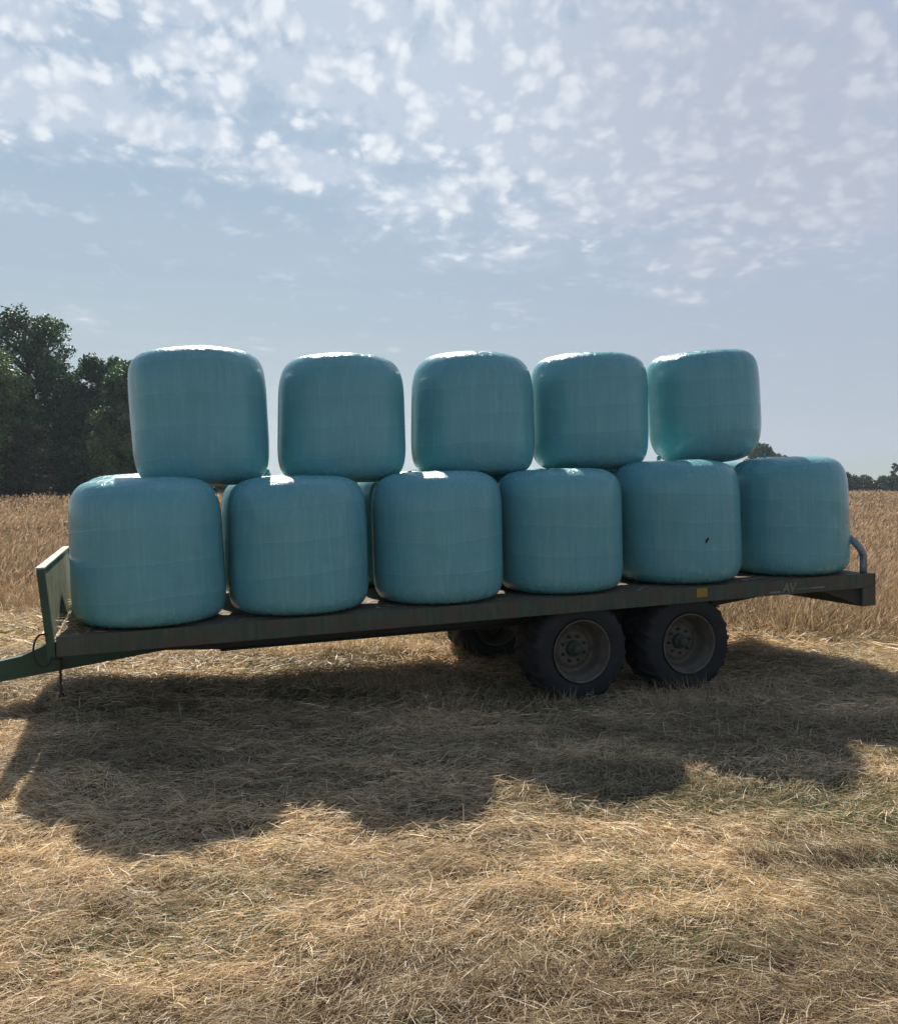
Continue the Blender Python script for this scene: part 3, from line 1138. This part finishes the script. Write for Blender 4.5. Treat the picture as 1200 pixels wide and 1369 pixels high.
GF, GB, GT = 'bales in the front row on the deck', 'bales in the back row on the deck', 'bales stacked on top of the two rows'
front = [
    (0.66, .545, .590, 1.135, 'large teal wrapped bale at the headboard end of the front row on the deck', dict(n_top=5.6, taper=.012, dome=0.018)),
    (1.87, .56, .587, 1.12, 'teal wrapped bale second from the headboard in the front deck row, sunlit patch on top', dict(n_top=5.8, taper=.02, dome=0.015)),
    (3.13, .55, .585, 1.14, 'teal wrapped bale third from the headboard in the front deck row, clear of the wheels', dict(n_top=5.4, taper=.0, dome=0.012)),
    (4.36, .56, .590, 1.135, 'teal wrapped bale on the deck above the front near wheel', dict(n_top=6.0, taper=-.01, dome=0.012)),
    (5.70, .60, .625, 1.195, 'wide teal wrapped bale with a small dark tear, above the rear near wheel', dict(n_top=5.8, n_bot=7.0, taper=-.01, dome=0.012)),
    (7.08, .58, .595, 1.205, 'teal wrapped bale at the tail end of the front row beside the grey tube hoop', dict(n_top=5.6, taper=.02, dome=0.021)),
]
FB = []
for i, (s, yl, Rb, Hb, lab, kw) in enumerate(front):
    FB.append(place_bale(s, yl, Rb, Hb, DZ + .002, lab, GF, 3 + i, **kw))
back_s = [0.64, 1.95, 3.27, 4.52, 5.77, 7.02]
back_lab = [
    'back row bale whose pale sunlit top shows just behind the bale at the headboard end',
    'back row bale glimpsed between the first and second front bales from the headboard',
    'back row bale glimpsed between the second and third front bales from the headboard',
    'back row bale hidden behind the bale above the front near wheel',
    'back row bale hidden behind the wide bale with the dark tear',
    'back row bale hidden behind the bale beside the grey tube hoop',
]
BB = []
for i, s in enumerate(back_s):
    BB.append(place_bale(s, 1.86, .60, (1.185 if i == 0 else 1.13 + .012 * i), DZ + .002, back_lab[i], GB, 20 + i, dome=.02, n_top=5.0))
top = [
    (1.15, 1.24, .590, 1.205, 1.872, 'upper teal bale nearest the headboard, standing apart with sky on both sides', dict(n_top=5.5, n_bot=5.4, taper=-.015, dome=0.007), (0, -.8)),
    (2.44, 1.24, .592, 1.185, 1.872, 'second upper bale from the headboard, tapering shoulders, sky gap on each side', dict(n_top=5.0, n_bot=5.4, taper=.03, dome=0.011), (0, .6)),
    (3.77, 1.24, .610, 1.195, 1.900, 'middle one of the five upper bales, with the most domed top', dict(n_top=4.8, n_bot=5.4, taper=.02, dome=0.018), (0, 1.2)),
    (5.09, 1.24, .612, 1.190, 1.940, 'fourth upper bale from the headboard, touching upper bales on both sides', dict(n_top=5.4, n_bot=5.4, taper=.0, dome=0.007), (0, .3)),
    (6.52, 1.24, .605, 1.215, 1.985, 'upper bale at the tail end, leaning with its top sloping up away from the others', dict(n_top=5.9, n_bot=3.8, taper=-.01, dome=0.005), (0, -2.4)),
]
TB = []
for i, (s, yl, Rb, Hb, zb, lab, kw, ln) in enumerate(top):
    TB.append(place_bale(s, yl, Rb, Hb, zb, lab, GT, 40 + i, lean=ln, **kw))


def local_of(o, wp):
    return (Matrix.Translation(o.location) @ Euler(o.rotation_euler).to_matrix().to_4x4()).inverted() @ Vector(wp)


# loose film ends
film_tail('film_tail', BB[1], local_of(BB[1], (-1.78, 8.36, 1.955)), (.16, .10, .13), 1, 1.0)
film_tail('film_tail', FB[2], local_of(FB[2], (-.36, 7.98, 1.99)), (.12, .10, .06), 2, 2.0)
film_tail('film_tail', TB[4], local_of(TB[4], (2.28, 9.36, 2.19)), (.07, .06, .06), 3, .4)
film_tail('film_tail', FB[5], local_of(FB[5], (3.42, 9.35, 2.23)), (.10, .07, .06), 4, .4)

# small tear with dark silage showing, on the wide bale
tb = FB[4]
wp = Vector((2.40, 8.2, 1.41))
bm = bmesh.new()
outl = [(-.012, -.028), (.002, -.022), (.010, -.004), (.022, .012), (.016, .028), (.004, .018), (-.010, .004)]
lp = local_of(tb, wp)
dirv = Vector((lp.x, lp.y, 0)).normalized()
tan = Vector((-dirv.y, dirv.x, 0))
best = min(tb.data.vertices, key=lambda v: (v.co - (dirv * .6 + Vector((0, 0, lp.z)))).length)
cc = best.co + best.normal * .004
a_ = [bm.verts.new(cc + tan * x + Vector((0, 0, z))) for x, z in outl]
b_ = [bm.verts.new(cc - dirv * .012 + tan * x + Vector((0, 0, z))) for x, z in outl]
bm.faces.new(a_); bm.faces.new(b_[::-1])
for k in range(len(outl)):
    bm.faces.new((a_[k], b_[k], b_[(k + 1) % len(outl)], a_[(k + 1) % len(outl)]))
link('tear', bm_mesh('tear', bm), M['tear'], tb)


# ------------------------------------------------------------------ trees
def leaves(blobs, n_total, size, pal, seed, flat=.8):
    """leaf sprays through a set of blobs (centre, radii); returns V,F,C"""
    r_ = np.random.default_rng(seed)
    B = np.array([b[0] for b in blobs]); RD = np.array([b[1] for b in blobs])
    wt_ = (RD.prod(1)) ** (2 / 3)
    bi = r_.choice(len(B), n_total, p=wt_ / wt_.sum())
    d = unit(r_.normal(size=(n_total, 3)))
    rr = 1.04 - np.abs(r_.normal(0, .28, n_total))
    lobes = .30 + 1.4 * fbmn(d[:, 0] * 2.9 + bi * 3.7 + 50, d[:, 1] * 2.9 + d[:, 2] * 3.1 + bi + 50, 3)
    P = B[bi] + d * RD[bi] * (rr * lobes)[:, None]
    N = unit(d * .7 + r_.normal(size=(n_total, 3)) * .8 + np.array([0, 0, .35]))
    t1 = unit(np.cross(N, r_.normal(size=(n_total, 3))))
    t2 = np.cross(N, t1)
    s = r_.uniform(*size, n_total)[:, None]
    e = r_.uniform(.45, .9, n_total)[:, None]
    V = np.stack([P - t1 * s * .5, P - t2 * s * .5 * e + t1 * s * .05, P + t1 * s * .5, P + t2 * s * .5 * e - t1 * s * .08], 1)
    V[:, 1] -= N * s * .10; V[:, 3] -= N * s * .10
    F = np.arange(n_total * 4).reshape(-1, 4)
    tone = np.array([r_.uniform(.6, 1.45) for _ in blobs])[bi]
    c = pal[r_.choice(len(pal), n_total)] * tone[:, None] * r_.uniform(.55, 1.5, (n_total, 1))
    return V.reshape(-1, 3), F, np.repeat(c, 4, axis=0)


OAK = np.array([[.036, .084, .036], [.048, .104, .044], [.066, .124, .050]])
LIME = np.array([[.095, .150, .056], [.120, .175, .066], [.145, .190, .080]])
BROWN = np.array([[.085, .070, .040], [.105, .082, .046], [.066, .070, .032]])
HEDGE = np.array([[.060, .076, .042], [.072, .086, .048]])


def tree(name, label, x, y, h, rad, pal, seed, n=26000, group=None, crown_base=.18, size=(.16, .42), nblob=46, squash=1.0, cat='tree', top_bias=.0, bscale=1.0):
    r_ = np.random.default_rng(seed)
    z0 = float(terrain(np.array([x]), np.array([y]))[0])
    root = empty(name, (x, y, z0 - .1))
    tag(root, label, cat, group)
    # limbs
    bm = bmesh.new()
    blobs = []
    cb = h * crown_base
    tr = h * .028
    tp_ = [Vector((r_.normal(0, .04) * k, r_.normal(0, .04) * k, h * .8 * k / 6)) for k in range(7)]
    add_tube(bm, tp_, [tr * (1.25 if k == 0 else 1 - .13 * k) for k in range(7)], 9)
    for k in range(nblob):
        t = (k + .5) / nblob
        zc = cb + (h - cb) * (t ** (.9 - top_bias)) * .93
        prof = math.sin(math.pi * min(1, max(0.06, ((zc - cb) / (h - cb)) * .86 + .14))) ** .55
        a = k * 2.39996 + r_.normal(0, .4)
        q = r_.uniform(.25, 1.0) ** .6
        rr = rad * prof * q * .80
        br = rad * r_.uniform(.20, .36) * (1.15 - .35 * t) * bscale
        c = Vector((rr * math.cos(a), rr * math.sin(a) * squash, min(zc, h - br * .6)))
        blobs.append(((c.x, c.y, c.z), (br, br, br * r_.uniform(.6, .85))))
        if k % 2 == 0:
            zs = max(cb * .7, c.z - rr * r_.uniform(.5, .9) - .6)
            st = Vector((0, 0, min(zs, h * .75)))
            md = st.lerp(c, .5) + Vector((r_.normal(0, .25), r_.normal(0, .25), .25))
            add_tube(bm, [st, md, c], [tr * .42, tr * .26, tr * .08], 6)
    link('trunk', bm_mesh('trunk', bm, True), M['bark'], root)
    V, F, C = leaves(blobs, n, size, pal, seed + 100)
    # a few stray sprays break the outline
    link('crown', np_mesh('crown', V, F, False, C), M['leaf'], root)
    return root


GL = 'trees at the edge of the field behind the headboard'
tree('oak_tree', 'tallest dark oak with sky showing through its ragged top at the field edge', -41.0, 84, 18.6, 6.3, OAK, 1, 36000, GL, size=(.18, .44), nblob=80, top_bias=-.1, bscale=.85)
tree('broadleaf_tree', 'light green rounded tree in front of the tall dark oak', -41.8, 76, 13.6, 5.9, LIME, 2, 75000, GL, crown_base=.05, size=(.15, .36), nblob=80)
tree('broadleaf_tree', 'dark tree with an even top just left of the upper bale nearest the headboard', -30.2, 84, 13.9, 5.4, OAK * 1.2, 3, 70000, GL, crown_base=.05, size=(.17, .42), nblob=80, bscale=.95)
tree('broadleaf_tree', 'dark round tree showing between the tall oak and the even topped tree', -35.3, 87, 14.6, 4.6, OAK, 4, 52000, GL, crown_base=.06, size=(.16, .38), nblob=64, bscale=.85)
tree('shrub', 'brownish shrub at the foot of the light green tree', -36.9, 75, 7.0, 3.0, BROWN, 5, 26000, GL, crown_base=.0, size=(.10, .26), nblob=44, cat='shrub')
tree('shrub', 'yellowish green leafy shrub low beside the upper bale nearest the headboard', -29.9, 78, 9.0, 3.4, LIME * .9, 6, 32000, GL, crown_base=.0, size=(.11, .28), nblob=46, cat='shrub')
tree('broadleaf_tree', 'dark tree hidden behind the upper bale nearest the headboard', -25.0, 86, 12.2, 4.3, OAK, 7, 16000, GL, crown_base=.04, size=(.25, .5), nblob=40)
tree('broadleaf_tree', 'dark tree cut by the left edge of the picture behind the light green tree', -48.5, 84, 15.0, 5.5, OAK, 8, 22000, GL, crown_base=.06, size=(.25, .5))
tree('shrub', 'low dark shrub in deep shade under the tall oak', -33.8, 79, 5.0, 3.2, OAK, 9, 22000, GL, crown_base=.0, size=(.13, .3), nblob=36, cat='shrub')
tree('shrub', 'low dark shrub under the left edge of the light green tree', -42.0, 72.5, 3.6, 3.6, OAK * 1.1, 10, 20000, GL, crown_base=.0, size=(.12, .28), nblob=30, cat='shrub')
tree('shrub', 'low dark shrub between the brownish shrub and the yellowish green shrub', -33.0, 83, 4.6, 3.2, OAK, 11, 16000, GL, crown_base=.0, size=(.15, .32), nblob=30, cat='shrub')

GR = 'bushes of the far hedge beyond the tail of the trailer'
tree('far_tree', 'small round distant tree peeping over the bale beside the grey tube hoop', 80.0, 222, 13.6, 4.6, OAK * 1.2, 20, 9000, None, crown_base=.1, size=(.5, 1.1), nblob=36)
tree('far_tree', 'very low distant tree just right of the small round distant tree', 86.5, 224, 10.6, 4.0, OAK * 1.2, 21, 5000, None, crown_base=.1, size=(.5, 1.0), nblob=26)
hb_ = [(90.0, 4.9, 3.6), (95.5, 4.3, 4.2), (100.8, 4.0, 3.2), (105.5, 4.2, 4.2), (111.5, 4.4, 4.4), (118, 4.6, 4.4)]
hlab = ['dark humped bush at the hedge end next to the tail of the front bale row', 'long low bush second along the far hedge from the trailer', 'paler low bush in the middle of the far hedge',
        'bush of the far hedge under the thin sapling', 'bush of the far hedge at the right edge of the picture', 'bush of the far hedge just past the right edge of the picture']
for k, (x, h_, r_w) in enumerate(hb_):
    tree('hedge_bush', hlab[k], x, 198 + k % 2 * 3, h_, r_w, HEDGE * (1.25 if k == 2 else 1), 30 + k, 5200, GR, crown_base=.0, size=(.4, .8), nblob=24, cat='bush')
tree('sapling', 'thin sapling rising above the far hedge near the right edge', 103.2, 199, 7.4, 1.4, HEDGE, 41, 1100, None, crown_base=.35, size=(.35, .7), nblob=12)

# distant wood, one mass low on the horizon
r_ = np.random.default_rng(77)
bl = []
for k in range(150):
    x = -70 + 175 * k / 150 + r_.normal(0, 1)
    h_ = 6 + 3.5 * float(fbmn(np.array([x * .05]), np.array([2.2]), 3)[0]) * r_.uniform(.8, 1.2)
    z0 = float(terrain(np.array([x]), np.array([380.0]))[0])
    bl.append(((x, 380 + r_.normal(0, 5), z0 + h_ * .45), (3.5, 3.0, h_ * .55)))
V, F, C = leaves(bl, 30000, (.8, 1.7), HEDGE, 78)
fw = link('distant_wood', np_mesh('distant_wood', V, F, False, C), M['leaf'])
tag(fw, 'faint distant belt of woodland low on the horizon, glimpsed between the bales', 'wood', kind='stuff')


# ------------------------------------------------------------------ summer haze
bm = bmesh.new()
add_box(bm, -420, 420, -45, 640, -3.0, 42.0)
hm = bpy.data.materials.new('summer_haze')
hm.use_nodes = True
hm.node_tree.nodes.clear()
hn = NT(hm.node_tree)
ho = hn.n('ShaderNodeOutputMaterial')
pv_ = hn.n('ShaderNodeVolumePrincipled')
pv_.inputs['Color'].default_value = (.72, .87, 1.0, 1)
pv_.inputs['Density'].default_value = 0.00028
pv_.inputs['Anisotropy'].default_value = 0.3
hn.L.new(pv_.outputs[0], ho.inputs['Volume'])
hz_o = link('haze', bm_mesh('haze', bm), hm)
tag(hz_o, 'thin pale summer haze over the field', 'haze', kind='stuff')
